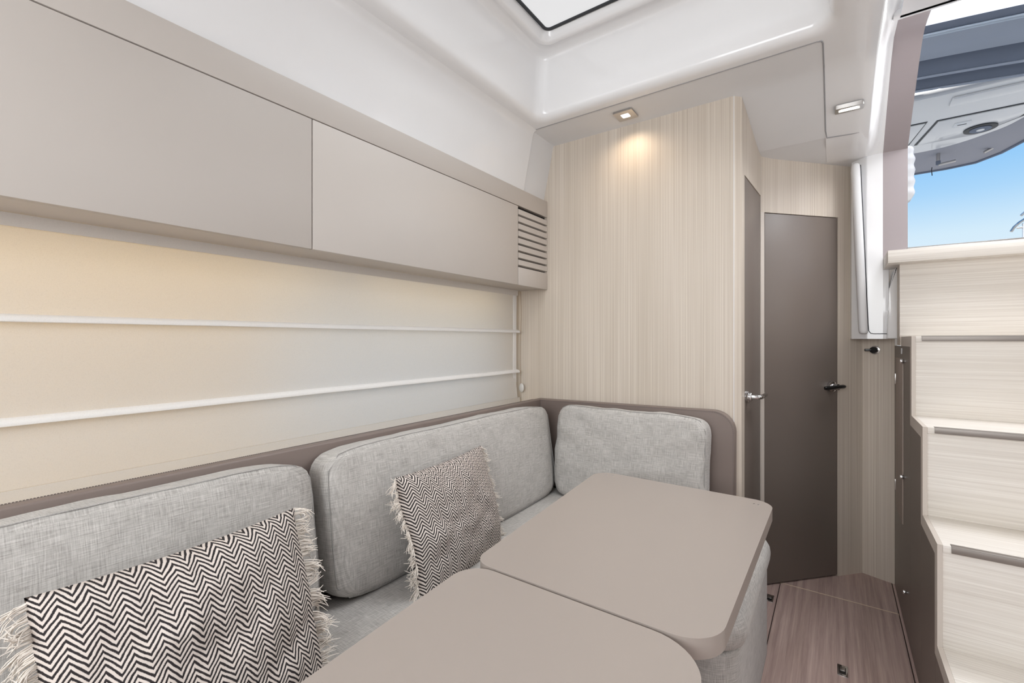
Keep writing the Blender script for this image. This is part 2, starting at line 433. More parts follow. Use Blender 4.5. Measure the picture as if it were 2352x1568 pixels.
# ---- roof hatch
W2 = fin(prismbm(roundpoly([(hx0+.012, hy0+.012, .025), (hx1-.012, hy0+.012, .025), (hx1-.012, hy1-.012, .025), (hx0+.012, hy1-.012, .025)]), 2, ZC+.301, ZC+.309), 'window_2', 'pane')
S(W2, 'frosted roof hatch pane in the ceiling well, glowing by itself in place of daylight', 'window')
def ringbm(x0, x1, y0, y1, w, z0, z1, r):
    A = rrect(x0, x1, y0, y1, r, z0, 6); B = rrect(x0+w, x1-w, y0+w, y1-w, max(r-w, .004), z0, 6)
    A2 = [(a, b, z1) for a, b, _ in A]; B2 = [(a, b, z1) for a, b, _ in B]
    bm, V = loft([A2, A, B, B2, A2]); bmesh.ops.remove_doubles(bm, verts=bm.verts, dist=1e-6); return bm
fin(ringbm(hx0+.004, hx1-.004, hy0+.004, hy1-.004, .013, ZC+.296, ZC+.305, .03), 'gasket', 'gasket', W2, label='dark rubber gasket around the hatch')
# hidden enclosure
box('wall_forward', (-1.68, -1.66, 0), (1.95, -1.6, 2.36), 'liner', bev=0); S(bpy.data.objects['wall_forward'], 'plain white forward bulkhead behind the viewer', 'wall')
box('wall_right', (1.9, -1.6, 0), (1.96, 2.75, 2.36), 'liner', bev=0); S(bpy.data.objects['wall_right'], 'plain white cabin side across from the settee', 'wall')

W3 = box('added_window_3', (1.892, .72, 1.28), (1.899, 2.48, 1.96), 'glass', bev=0); S(W3, 'added window around the starboard fill lamp opposite the settee', 'window')  # added glass and frame dressing the starboard fill lamp, wall is closed
for a, b in (((1.87, .70, 1.26), (1.9, 2.50, 1.305)), ((1.87, .70, 1.935), (1.9, 2.50, 1.98)), ((1.87, .70, 1.305), (1.9, .745, 1.935)), ((1.87, 2.455, 1.305), (1.9, 2.50, 1.935))): box('window_frame', a, b, 'vinyl', W3)
W4_ = box('added_window_4', (-1.12, -1.598, 1.13), (.62, -1.59, 2.07), 'glass', bev=0); S(W4_, 'added window around the forward fill lamp behind the viewer', 'window')  # added too, surrounds the forward fill lamp on a solid bulkhead
for a, b in (((-1.14, -1.6, 1.10), (.64, -1.57, 1.148)), ((-1.14, -1.6, 2.052), (.64, -1.57, 2.10)), ((-1.14, -1.6, 1.148), (-1.102, -1.57, 2.052)), ((.602, -1.6, 1.148), (.64, -1.57, 2.052))): box('window_frame', a, b, 'vinyl', W4_)
# ---- aft bulkhead
YB = 2.1
WA = box('wall_aft', (-1.65, YB, 0), (-.345, YB+.03, ZC), 'wood', bev=0)
S(WA, 'pale vertical-grain oak bulkhead behind the settee corner', 'wall')
T1 = fin(prismbm([(-.3455, YB-.0015), (-.3435, YB-.0015), (-.3435, YB+.03), (-.3455, YB+.03)], 2, 0, ZC), 'trim_1', 'vinyl')
S(T1, 'thin pale edge strip at the bulkhead corner', 'trim')
fin(prismbm([(-.3435, YB+.002), (-.318, YB+.019), (-.318, YB+.03), (-.3435, YB+.03)], 2, 0, ZC), 'corner_post', 'wood', T1)
# ---- side wall with narrow door
p1 = Plan((-.318, YB+.019), (-.296, 2.553), (0, 0))
WSd = fin(p1.slab(0, .055, 0, 2.24, -.03, 0), 'wall_side', 'wood'); S(WSd, 'narrow oak side wall with a taupe door beside the bulkhead', 'wall')
zt = 1.925
bm = p1.slab(.055, p1.L-.012, zt, 2.24, -.03, 0)
fin(bm, 'wall_panel', 'wood', WSd); fin(p1.slab(p1.L-.012, p1.L, 0, 2.24, -.03, .0), 'wall_panel', 'edge', WSd)
fin(p1.slab(.0, p1.L, 0, 2.1, -.06, -.032), 'backing', 'dark', WSd)
D1 = fin(p1.slab(.058, p1.L-.016, .01, zt-.003, -.03, -.002, .001), 'door_1', 'taupe'); S(D1, 'narrow taupe door with chrome lever beside the oak bulkhead', 'door')
def cyl(c, d, r, h, n=24, bm=None, r2=None):
    c = Vector(c); d = Vector(d).normalized()
    return tubebm([c, c+d*h*.08, c+d*h*.92, c+d*h], [r*.94, r, r, r*.94] if r2 is None else [r, r, r2, r2], n, bm)
hz1 = .97
s1 = .105
hc = p1.at(s1, hz1, 0)
h1 = fin(cyl(p1.at(s1, hz1, -.003), p1.n, .026, .012), 'handle_rose', 'chrome', D1, 50)
fin(cyl(p1.at(s1, hz1, .008), p1.n, .019, .012), 'collar', 'chrome', h1, 50)
lv = [p1.at(s1, hz1, .012), p1.at(s1, hz1, .040), p1.at(s1+.006, hz1, .049), p1.at(s1+.02, hz1, .052), p1.at(s1+.125, hz1, .052)]
fin(tubebm(lv, .0098, 16), 'lever', 'chrome', h1, 50, label='chrome lever handle')
# ---- angled aft wall with the main door
pA, pB, pC = (-.296, 2.553), (.1185, 3.010), (.245, 2.960)
p2 = Plan(pA, pB, (0, 0))
dt0, dt1, dz = .018, .462, 1.848
WC = fin(p2.slab(0, p2.L, dz, 2.30, -.03, 0), 'wall_corner', 'wood'); S(WC, 'angled oak wall framing the wide taupe cabin door', 'wall')
fin(p2.slab(0, dt0, 0, dz, -.03, 0), 'wall_panel', 'edge', WC)
fin(p2.slab(dt1, p2.L, 0, dz, -.03, 0), 'wall_panel', 'wood', WC)
fin(p2.slab(0, p2.L, 0, 2.2, -.06, -.032), 'backing', 'dark', WC)
D2 = fin(p2.slab(dt0+.003, dt1-.003, .008, dz-.004, -.03, -.001, .001), 'door_2', 'taupe'); S(D2, 'wide taupe laminate cabin door with dark lever handle', 'door')
hs, hz = .418, .978
h2 = fin(cyl(p2.at(hs, hz, -.002), p2.n, .027, .014), 'handle_rose', 'chrome', D2, 50)
fin(cyl(p2.at(hs, hz, .011), p2.n, .016, .03), 'spindle', 'chrome', h2, 50)
fin(tubebm([p2.at(hs+.030, hz+.004, .048), p2.at(hs+.02, hz+.004, .052), p2.at(hs-.085, hz-.002, .052), p2.at(hs-.092, hz-.002, .05)], [.008, .0098, .0098, .008], 14), 'lever', 'black', h2, 50, label='dark polished lever handle')
p3 = Plan(pB, pC, (0, 0))
W4 = fin(p3.slab(0, p3.L, 0, 2.2, -.03, 0), 'wall_return', 'wood'); S(W4, 'short oak return wall between the angled door wall and stairs', 'wall')
# key switch
ks = thing('key_switch', 'small black rotary switch on chrome rim below the white pillar', 'switch', p3.at(.055, 1.155, 0))
c0 = p3.at(.055, 1.165, 0)
fin(cyl(c0+p3.n*.0005, p3.n, .021, .006), 'rim', 'chrome', ks, 50)
fin(cyl(c0+p3.n*.006, p3.n, .0165, .02), 'knob', 'black', ks, 50)
fin(boxbm((c0.x-.045, c0.y-.022, c0.z-.006), (c0.x-.006, c0.y-.012, c0.z+.006), .003), 'grip', 'black', ks)

# ---- white pillar under the moulding
T2 = fin(prismbm(roundpoly([(.066, 2.954, 0), (.070, 2.895, .01), (.100, 2.86, .02), (.128, 2.832, .012), (.1905, 2.830, .0), (.1905, 2.975, 0), (.12, 3.0, 0)], 4), 2, 1.222, 2.12), 'trim_2', 'grp', smooth=50)
S(T2, 'white moulded pillar beside the companionway jamb', 'trim')
rows = []
for z, xc, f in ((2.085, .086, .6), (2.08, .0862, .9), (2.06, .087, 1), (1.7, .1005, 1), (1.3, .1155, 1), (1.262, .117, 1), (1.252, .1174, .9), (1.248, .1175, .6)):
    rows.append([(xc+a*f, 2.805+(.012*(1-f))+b, z) for a, b in ((-.020, .075), (-.020, .016), (-.016, .006), (-.008, 0), (.006, 0), (.0125, .004), (.0155, .012), (.0155, .06))])
bm, V = loft(rows); bm.faces.new(V[0]); bm.faces.new(V[-1])
fin(bm, 'padded_panel', 'liner', T2, 50)
tube('panel_gap', [(.1045, 2.832, 2.08), (.106, 2.831, 2.04), (.119, 2.830, 1.7), (.134, 2.829, 1.29), (.136, 2.829, 1.262), (.143, 2.829, 1.25), (.155, 2.829, 1.247), (.204, 2.829, 1.247)], .0019, 'gasket', T2, 6)
box('pillar_face', (.186, 2.8305, 1.222), (.212, 2.95, 1.5555), 'grp', T2, bev=.001)
fin(prismbm(roundpoly([(.203, 1.2225, 0), (.2425, 1.2225, 0), (.2425, 1.5555, 0), (.233, 1.5555, .004), (.212, 1.46, .02)], 5), 1, 2.795, 2.95, .006, 3), 'pillar_side', 'grp', T2)
# ---- companionway jamb: vertical, then leaning forward
jp = [(2.83, 1.60), (2.83, 2.118), (2.60, 2.27), (2.44, 2.365), (2.385, 2.392), (2.335, 2.405), (2.27, 2.402), (2.13, 2.385)]
bm, V = loft([[(.19, y, z), (.281, y, z), (.281, y+.035, z+.022), (.19, y+.035, z+.022)] for y, z in jp])
for e in (V[0], V[-1]): bm.faces.new(e)
T3 = fin(bm, 'trim_3', 'jamb', smooth=40); S(T3, 'mauve-grey companionway jamb rising beside the open hatchway', 'trim')
bm, V = loft([[(.90, y, z), (.99, y, z), (.99, y+.035, z+.022), (.90, y+.035, z+.022)] for y, z in jp])
fin(bm, 'far_jamb', 'jamb', T3)
# coachroof side outside the jamb, closing the cabin
bm, V = loft([[(.09, y+.05, z+.04), (.195, y+.05, z+.04)] for y, z in jp], closed=False)
fin(bm, 'coachroof', 'grp', T3)

# ================================================================== OVERHEAD CABINET
OC = thing('overhead_cabinet', 'long warm-grey overhead cabinet with two flap doors and end vent', 'cabinet', (-1.43, .7, 1.485))
XF = -1.25
box('body', (-1.615, -.9, 1.487), (XF-.020, 2.098, 1.93), 'cabinet', OC, bev=.001)
box('top_rail', (XF-.021, -.9, 1.8675), (XF, 2.098, 1.952), 'cabinet', OC, bev=.0015)
for y0, y1 in ((-.90, -.313), (-.310, .7555), (.7585, 1.8225)):
    box('cabinet_door', (XF-.019, y0, 1.484), (XF, y1, 1.8645), 'cabinet', OC, bev=.0015)
VP = box('vent_panel', (XF-.019, 1.8255, 1.484), (XF, 2.098, 1.5705), 'cabinet', OC, bev=.0012)
box('vent_shade_back', (XF-.0205, 1.8255, 1.56), (XF-.0185, 2.098, 1.867), 'dark', VP, bev=0)  # dark sheet stands in for shade between the slats
sl = None
for i in range(8):
    z0 = 1.5815+i*.035
    fin(prismbm([(XF-.018, z0-.004), (XF, z0), (XF, z0+.0245), (XF-.003, z0+.0245), (XF-.018, z0+.016)], 1, 1.8255, 2.0975), 'slat', 'cabinet', VP, 0)
# warm strip lamps behind the blind
for lab, y0, y1 in (('forward warm light strip tucked above the roman blind', -.55, .93), ('aft warm light strip tucked above the blind near the bulkhead', 1.04, 1.88)):
    o = thing('strip_light', lab, 'lamp', (-1.52, (y0+y1)/2, 1.478), 'strip lights above the blind')
    box('housing', (-1.575, y0, 1.476), (-1.545, y1, 1.486), 'vinyl', o, bev=.001)
    box('diffuser', (-1.570, y0+.01, 1.470), (-1.550, y1-.01, 1.476), 'led', o, bev=.001)

# ================================================================== ROMAN BLIND
RB = thing('roman_blind', 'sheer white roman blind with two folds behind the settee', 'blind', (-1.42, .7, .87))
XB = -1.425; Y0, Y1 = -.9, 2.062
def wav(y, z): return .0035*noise.noise((y*2.2, z*5, 3.1))+.0012*noise.noise((y*9, z*9, .3))
def sheet(z0, z1, x0, x1, name, mat, ny=90, nz=8, ya=Y0, yb=Y1, thick=0):
    rows = []
    for i in range(nz+1):
        t = i/nz; z = z0+(z1-z0)*t
        rows.append([(x0+(x1-x0)*t+(wav(ya+(yb-ya)*j/ny, z)*(math.sin(PI*t)*.9+.1)), ya+(yb-ya)*j/ny, z) for j in range(ny+1)])
    bm, V = loft(rows, closed=False)
    return fin(bm, name, mat, RB, 80)
zf1, zf2 = 1.266, 1.048
sheet(1.486, 1.458, XB+.012, XB+.010, 'header_band', 'header', nz=2)
sheet(1.485, zf1, XB+.004, XB, 'fabric_panel', 'blind', ya=Y0, yb=Y1)
sheet(zf1-.006, zf2, XB, XB+.004, 'fabric_panel', 'blind', yb=Y1-.008)
sheet(zf2-.006, .905, XB+.002, XB+.02, 'fabric_panel', 'blind', yb=Y1-.018)
sheet(.905, .865, XB+.022, XB+.024, 'bottom_hem', 'bhem', nz=2, yb=Y1)
for zf, yb in ((zf1, Y1+.004), (zf2, Y1)):
    pr = [(XB-.002, zf+.0075), (XB+.008, zf+.0065), (XB+.018, zf+.002), (XB+.023, zf-.004), (XB+.022, zf-.009), (XB+.017, zf-.0105), (XB+.010, zf-.006), (XB-.002, zf-.004)]
    rows = []
    for j in range(61):
        y = Y0+(yb-Y0)*j/60; w = wav(y, zf)*.5
        rows.append([(x+w, y, z+w) for x, z in pr])
    bm, V = loft(rows); bm.faces.new(V[0]); bm.faces.new(V[-1])
    fin(bm, 'fold', 'hem', RB, 60)
# side hem of the fabric
box('side_hem', (XB+.004, Y1-.040, .91), (XB+.007, Y1-.012, 1.458), 'hem', RB, bev=0)
# bead chain with its tension weight
bm = bmesh.new()
for i in range(98):
    z = 1.478-.0052*i
    bmesh.ops.create_icosphere(bm, subdivisions=1, radius=.0021, matrix=Matrix.Translation((-1.405+.003*math.sin(i*.07), Y1+.012, z)))
ch = fin(bm, 'bead_chain', plain('brass_chain', (150, 122, 95), .4, .6), RB); ch['kind'] = 'stuff'
bm = bmesh.new(); bmesh.ops.create_uvsphere(bm, u_segments=16, v_segments=10, radius=.016, matrix=Matrix.Translation((-1.400, Y1+.012, .955)) @ Matrix.Scale(.45, 4, (0, 1, 0)) @ Matrix.Scale(1.55, 4, (0, 0, 1)))
fin(bm, 'chain_weight', 'clearp', RB, 60, label='clear plastic chain weight')

# ================================================================== SETTEE
def uvbox(me, sc=1.0):
    uv = me.uv_layers.new(name='UVMap')
    for p in me.polygons:
        nn = p.normal; ax = max(range(3), key=lambda i: abs(nn[i]))
        for li in p.loop_indices:
            c = me.vertices[me.loops[li].vertex_index].co
            uv.data[li].uv = ((c.y, c.z), (c.x, c.z), (c.y, c.x))[ax]
def cushion(name, w, h, t, mat4, mat='linen', ex=9, nx=44, ny=18, nz=8, bulge=.22, sag=0, wr=.004, seed=0, parent=None, wrk=None):
    """local x: width, y: height, z: thickness (front +z)"""
    bm = bmesh.new(); uvs = {}
    def pt(a, b, c):
        e = ex
        s = (abs(a)**e+abs(b)**e+abs(c)**e)**(-1/e)
        a, b, c = a*s, b*s, c*s
        k = 1+bulge*(1-a*a)*(1-b*b)
        p = Vector((a*w/2, b*h/2*(1-sag*(1-a*a)*(b > 0)*b), c*t/2*k))
        q = p*7+Vector((seed*11.3, 0, 0))
        d = wr*noise.noise(q)+wr*.5*noise.noise(q*2.7)
        if wrk: d += wrk(a, b, c)
        nrm = Vector((abs(a)**(e-1)*(1 if a > 0 else -1)/w, abs(b)**(e-1)*(1 if b > 0 else -1)/h, abs(c)**(e-1)*(1 if c > 0 else -1)/t))
        if nrm.length > 0: nrm.normalize()
        return p+nrm*d
    cache = {}
    def V(i, j, k):
        key = (i, j, k)
        if key not in cache:
            f = lambda v, n: math.copysign(abs(2*v/n-1)**.75, 2*v/n-1)
            cache[key] = bm.verts.new(pt(f(i, nx), f(j, ny), f(k, nz)))
        return cache[key]
    uvl = bm.loops.layers.uv.new('UVMap')
    def F(vs, ax):
        fc = bm.faces.new(vs); 
        for l in fc.loops:
            c = l.vert.co
            l[uvl].uv = {2: (c.x, c.y), 1: (c.x, c.z+h), 0: (c.z+w, c.y)}[ax]
    for i in range(nx):
        for j in range(ny):
            for k in (0, nz): F([V(i, j, k), V(i+1, j, k), V(i+1, j+1, k), V(i, j+1, k)], 2)
    for i in range(nx):
        for k in range(nz):
            for j in (0, ny): F([V(i, j, k), V(i+1, j, k), V(i+1, j, k+1), V(i, j, k+1)], 1)
    for j in range(ny):
        for k in range(nz):
            for i in (0, nx): F([V(i, j, k), V(i, j+1, k), V(i, j+1, k+1), V(i, j, k+1)], 0)
    seam = []
    for (aa, bb) in [(x/20*2-1, 1) for x in range(21)]+[(1, 1-y/8*2) for y in range(1, 9)]+[(1-x/20*2, -1) for x in range(1, 21)]+[(-1, y/8*2-1) for y in range(1, 8)]:
        seam.append(mat4 @ (pt(aa, bb, .80)*1.002))
    for v in bm.verts: v.co = mat4 @ v.co
    o = fin(bm, name, mat, parent, 180)
    return o, seam
def frame(o, xax, yax):
    x = Vector(xax).normalized(); y = Vector(yax); y = (y-x*x.dot(y)).normalized(); z = x.cross(y)
    m = Matrix((x, y, z)).transposed().to_4x4(); m.translation = Vector(o); return m
SE = thing('settee', 'L-shaped built-in settee upholstered in grey linen under the window', 'sofa', (-.9, .8, 0))
# base with rounded aisle corner
def lsh(x0, x1, y0, y1, r, z0, z1, name, bev):
    o = prism(name, roundpoly([(x0, y0, .02), (x1, y0, r), (x1, y1, .02), (x0, y1, .02)], 8), 2, z0, z1, 'linen', SE, bev, 3, smooth=50)
    uvbox(o.data); return o
lsh(-1.26, -.68, -.9, 1.325, .03, .0, .345, 'base', .006)
lsh(-1.26, -.215, 1.335, 2.045, .10, .0, .355, 'base', .01)
def seatc(x0, x1, y0, y1, z0, z1, r):
    # puffy seat cushion: rounded slab
    poly = roundpoly([(x0, y0, r), (x1, y0, r), (x1, y1, r), (x0, y1, r)], 8)
    cx, cy = (x0+x1)/2, (y0+y1)/2
    prof = [(.020, z0), (.006, z0+.012), (-.002, z0+.035), (-.004, (z0+z1)/2), (-.001, z1-.035), (.008, z1-.016), (.022, z1-.005), (.045, z1), (.12, z1+.005)]
    rings = []
    for o, z in prof:
        rings.append([(x+(cx-x)/abs(cx-x+1e-9)*min(o, abs(cx-x)), y+(cy-y)/abs(cy-y+1e-9)*min(o, abs(cy-y)), z) for x, y in poly])
    bm, V = loft(rings); bm.faces.new(V[0]); bm.faces.new(V[-1])
    o = fin(bm, 'seat_cushion', 'linen', SE, 60); uvbox(o.data)
    pip = [(x, y, z1-.017) for x, y in poly]
    return o
seatc(-1.25, -.645, -.9, 1.322, .35, .470, .03)
s2 = seatc(-1.25, -.200, 1.328, 2.045, .36, .472, .09)
# coaming panels round the settee back
CO = thing('backrest_surround', 'taupe leather-covered surround rail behind the settee cushions', 'panel', (-1.28, .8, .45))
box('side_rail', (-1.297, -.9, .46), (-1.265, 2.098, .906), 'leather', CO, bev=.006, seg=3)
prism('aft_rail', roundpoly([(-1.272, .46, 0), (-.334, .46, .0), (-.334, .922, .085), (-1.272, .906, 0)], 10), 1, 2.052, 2.098, 'leather', CO, .006, 3)
# stitching lines
bm = bmesh.new()
for i in range(600):
    y = -.88+i*.00483
    boxbm((-1.2915, y, .9055), (-1.2898, y+.0032, .9072), bm=bm)
st = fin(bm, 'stitching', 'thread', CO, 0); st['kind'] = 'stuff'
pth = roundpoly([(-1.268, .50, 0), (-.3395, .50, 0), (-.3395, .9165, .08), (-1.268, .9005, 0)], 14)[1:]
bm = bmesh.new(); acc = 0
for (a, b) in zip(pth, pth[1:]):
    A = Vector(a); B = Vector(b); L = (B-A).length; d = (B-A).normalized()
    t = 0
    while t < L:
        p = A+d*t; boxbm((p.x-.0012, 2.0513, p.y-.0012), (p.x+.0012, 2.053, p.y+.0012), bm=bm); t += .0052
st2 = fin(bm, 'stitching', 'thread', CO, 0); st2['kind'] = 'stuff'

# ---- back cushions (loose)
def back(label, w, h, t, org, xax, yax, seed, **k):
    m = frame(org, xax, yax)
    root = thing('back_cushion', label, 'cushion', m @ Vector((0, -h/2, 0)), 'loose back cushions of the settee')
    o, seam = cushion('cover', w, h, t, m, seed=seed, parent=root, **k)
    fin(tubebm(seam+[seam[0], seam[1]], .0016, 5, cap=False), 'seam', 'linen_seam', root, 60)
    for ob in root.children:
        if not ob.data.uv_layers: uvbox(ob.data)
    return root
lean = (-.135, 0, 1)
back('forward grey linen back cushion behind the nearest chevron pillow', 1.24, .425, .12, (-1.178, .082, .688), (0, 1, 0), lean, 1, bulge=.35)
back('middle grey linen back cushion reaching to the settee corner', 1.215, .43, .12, (-1.183, 1.345, .686), (0, 1, 0), lean, 2, bulge=.32)
def crumple(a, b, c):
    if c < .5: return 0
    s = 0
    for (ca, cb, ang, am, fr) in ((.72, -.1, .35, .0042, 21), (-.7, .25, -.25, .0040, 19), (.1, .0, -.9, .0030, 12), (.2, -.5, .2, .003, 17)):
        da, db = a-ca, (b-cb)*.6; u = da*math.cos(ang)+db*math.sin(ang); v = -da*math.sin(ang)+db*math.cos(ang)
        s += am*math.sin(v*fr+2*u)*math.exp(-(u*u*3+v*v*7))
    return s
back('aft grey linen back cushion with creases standing against the bulkhead', .685, .43, .12, (-.76, 1.975, .688), (1, 0, 0), (0, .10, 1), 3, bulge=.38, wr=.006, wrk=crumple)

# ---- chevron pillows with fringed ends
def pillow(label, w, h, t, org, xax, yax, seed, sides, skew=0, fl=.034):
    m = frame(org, xax, yax)
    root = thing('scatter_pillow', label, 'pillow', m @ Vector((0, -h/2, 0)), 'fringed chevron pillows on the settee')
    n1, n2 = 60, 48; bm = bmesh.new(); uvl = bm.loops.layers.uv.new('UVMap')
    def pt(u, v, s):
        th = ((1-abs(u)**2.6)*(1-abs(v)**2.6))**.55
        pin = 1-.035*(1-v*v)*u*u; pin2 = 1-.05*(1-u*u)*v*v
        q = Vector((u*1.6+seed*5, v*1.6, s*.7))
        wv = .012*noise.noise(q*1.3)+.010*noise.noise(q*2.6)+.004*noise.noise(q*6)
        cr_ = (v+.45-.35*u)*(1 if seed == 1 else 3); wv -= (.014 if seed == 1 else .004)*math.exp(-(cr_*9)**2)*max(0, u+.3)*s
        z = s*t/2*th+wv*th+.006*math.sin(v*5+seed)*(1-th)*(u*u)
        return Vector((u*w/2*pin+skew*v*h/2, v*h/2*pin2, z))
    P = {}
    for s in (1, -1):
        for i in range(n1+1):
            for j in range(n2+1):
                edge = i in (0, n1) or j in (0, n2)
                key = (i, j, 0 if edge else s)
                if key not in P: P[key] = bm.verts.new(pt(2*i/n1-1, 2*j/n2-1, s))
        for i in range(n1):
            for j in range(n2):
                ks = [(i, j), (i+1, j), (i+1, j+1), (i, j+1)]
                vs = [P[(a, b, 0 if (a in (0, n1) or b in (0, n2)) else s)] for a, b in ks]
                f = bm.faces.new(vs)
                for l, (a, b) in zip(f.loops, ks): l[uvl].uv = (a/n1*w, b/n2*h)
    for v in bm.verts: v.co = m @ v.co
    fin(bm, 'cover', 'chev', root, 180, label='black and ivory chevron woven cover')
    rnd = random.Random(seed*17+3)
    for sd in sides:
        bm = bmesh.new()
        for kt in range(26):                # tufts of strands
            vc = -.97+1.94*(kt+.5)/26+rnd.uniform(-.02, .02); droop = rnd.gauss(-.35, .35); out = rnd.uniform(.6, 1.0); fwd = rnd.gauss(.15, .3); tl = fl*rnd.uniform(.75, 1.15)
            for kf in range(13):
                v = max(-.995, min(.995, vc+rnd.gauss(0, .022)))
                b0 = pt(sd, v, 1)
                ln = tl*rnd.uniform(.6, 1.1)
                d0 = Vector((sd*out, (vc-v)*h/2/ln*.5+droop*.4+rnd.gauss(0, .10), fwd+rnd.gauss(0, .15))).normalized()
                d1 = Vector((sd*out*.6+rnd.gauss(0, .25), droop+rnd.gauss(0, .3), fwd*.5+rnd.gauss(0, .3))).normalized()
                p0 = b0-Vector((sd*.003, 0, 0)); p1_ = b0+d0*ln*.4; p2_ = p1_+(d0+d1)*.5*ln*.35; p3_ = p2_+d1*ln*.35
                tubebm([m @ p0, m @ p1_, m @ p2_, m @ p3_], [.0013, .0013, .0011, .0006], 3, bm, cap=False)
        f = fin(bm, 'fringe', 'fringe', root, 180, label='frayed ivory cotton fringe'); f['kind'] = 'stuff'
    return root
pillow('fringed chevron pillow nearest the viewer against the forward cushion', .43, .41, .155, (-.955, .362, .632), (.02, 1, .03), (-.34, 0, 1), 1, (1, -1), fl=.042)
pillow('fringed chevron pillow leaning on the middle cushion behind the table',   .468, .385, .14, (-1.035, 1.14, .630), (-.12, 1, .0), (-.20, 0, 1), 2, (1, -1), skew=-.10, fl=.036)

# ================================================================== TABLE
TB = thing('dining_table', 'taupe folding saloon table with two rounded leaves', 'table', (-.42, .8, 0))
zt0, zt1 = .684, .72
prism('table_leaf', roundpoly([(-.668, .792, .05), (-.155, .790, .075), (-.150, 1.605, .06), (-.735, 1.612, .06)], 10), 2, zt0, zt1, 'table', TB, .007, 3)
prism('table_leaf', roundpoly([(-.605, -.05, .05), (-.150, -.05, .05), (-.157, .782, .10), (-.667, .784, .06)], 10), 2, zt0, zt1, 'table', TB, .007, 3)
for (x, y) in ((-.665, 1.585), (-.69, 1.583), (-.20, 1.558), (-.188, 1.557)):
    fin(cyl((x, y, zt1-.001), (0, 0, 1), .0028, .0016, 10), 'pin', 'chrome', TB)  # small chrome discs near the far table corners
box('hinge', (-.60, .765, zt0-.006), (-.22, .81, zt0), 'steel', TB)
box('frame', (-.58, .15, zt0-.03), (-.25, 1.45, zt0-.006), 'steel', TB)
for y in (.45, 1.1):
    fin(tubebm([(-.42, y, .0), (-.42, y, .012), (-.42, y, .02), (-.42, y, .655)], [.11, .11, .045, .045], 24), 'pedestal', 'steel', TB, 50)

# ================================================================== COMPANIONWAY STAIRS
ST = thing('companionway_stairs', 'pale oak companionway steps with steel nosings and taupe side', 'stairs', (.55, 2.3, 0))
XL, XR = .243, .90
noses = [(1.530, .331), (1.798, .627), (2.067, .925), (2.341, 1.232)]   # (Y, Z) of each nosing
tops = noses+[(2.672, 1.556)]
for i, (y, z) in enumerate(noses):
    y2 = tops[i+1][0]
    box('tread', (XL+.012, y-.004, z-.022), (XR, y2+.012, z), 'wood_h', ST, bev=.002)
    zb = tops[i-1][1] if i else 0
    box('riser', (XL+.012, y, zb), (XR, y+.015, z-.0225), 'wood_h', ST, bev=.0005)
    nb = box('nosing', (XL+.030, y-.0075, z-.019), (XR, y-.0042, z+.0015), 'nosing', ST, bev=.001)
    box('nosing_top', (XL+.030, y-.0075, z-.0005), (XR, y+.014, z+.0012), 'nosing', nb, bev=.0004)
box('riser', (XL-.005, 2.672, 1.232), (XR, 2.687, 1.556), 'wood_h', ST, bev=.0005)
box('sill_board', (.192, 2.603, 1.556), (.98, 2.85, 1.611), 'wood_h', ST, bev=.0012)
box('sill_strip', (.262, 2.66, 1.611), (.96, 2.69, 1.626), 'steel', ST, bev=.002)
# stringer (pale sawtooth border) and taupe side panel
saw = []
for i, (y, z) in enumerate(noses):
    zb = tops[i-1][1] if i else 0
    saw += [(y-.004, zb if i == 0 else zb), (y-.004, z)]
saw = [(noses[0][0]-.004, 0)]
for i, (y, z) in enumerate(noses): 
    saw.append((y-.004, z)); saw.append((tops[i+1][0]-.004 if i < 3 else 2.672, z))
saw = [saw[0]]+saw[1:]
inn = [(noses[0][0]+.036, 0)]
for i, (y, z) in enumerate(noses):
    inn.append((y+.036, z-.042)); inn.append(((tops[i+1][0]+.036) if i < 3 else 2.672, z-.042))
poly = saw+inn[::-1]
bm = bmesh.new()
for x in (XL, XL+.012):
    pass
A = [bm.verts.new((XL, y, z)) for y, z in saw]; B = [bm.verts.new((XL, y, z)) for y, z in inn]
A2 = [bm.verts.new((XL+.012, y, z)) for y, z in saw]; B2 = [bm.verts.new((XL+.012, y, z)) for y, z in inn]
for k in range(len(saw)-1):
    bm.faces.new((A[k], A[k+1], B[k+1], B[k])); bm.faces.new((A2[k], B2[k], B2[k+1], A2[k+1]))
    bm.faces.new((A[k], A2[k], A2[k+1], A[k+1])); bm.faces.new((B[k], B[k+1], B2[k+1], B2[k]))
fin(bm, 'stringer', 'edge', ST, 0)
sp_poly = [(inn[0][0]+.0008, 0)]+[(y+.0008, z-.0008) for y, z in inn[1:-1]]+[(2.962, 1.19), (2.962, 0)]
bm = bmesh.new()
xf = XL+.0015
cols = sorted({round(y, 4) for y, z in sp_poly})
def top(y):
    for i in range(3, -1, -1):
        if y >= noses[i][0]+.036: return noses[i][1]-.043
    return 0
edges = [noses[0][0]+.037, noses[1][0]+.037, noses[2][0]+.037, noses[3][0]+.037, 2.962]
sd = None
for i in range(4):
    b = boxbm((xf, edges[i]+(.0008 if i else 0), 0), (xf+.012, edges[i+1]-.0008, min(noses[i][1]-.043, 1.19)), 0)
    o = fin(b, 'side_panel', 'taupe', ST)
    if i == 3: sd = o
box('upper_side_panel', (XL-.003, 2.6725, 1.192), (XL+.012, 2.80, 1.556), 'wood', ST, bev=0)
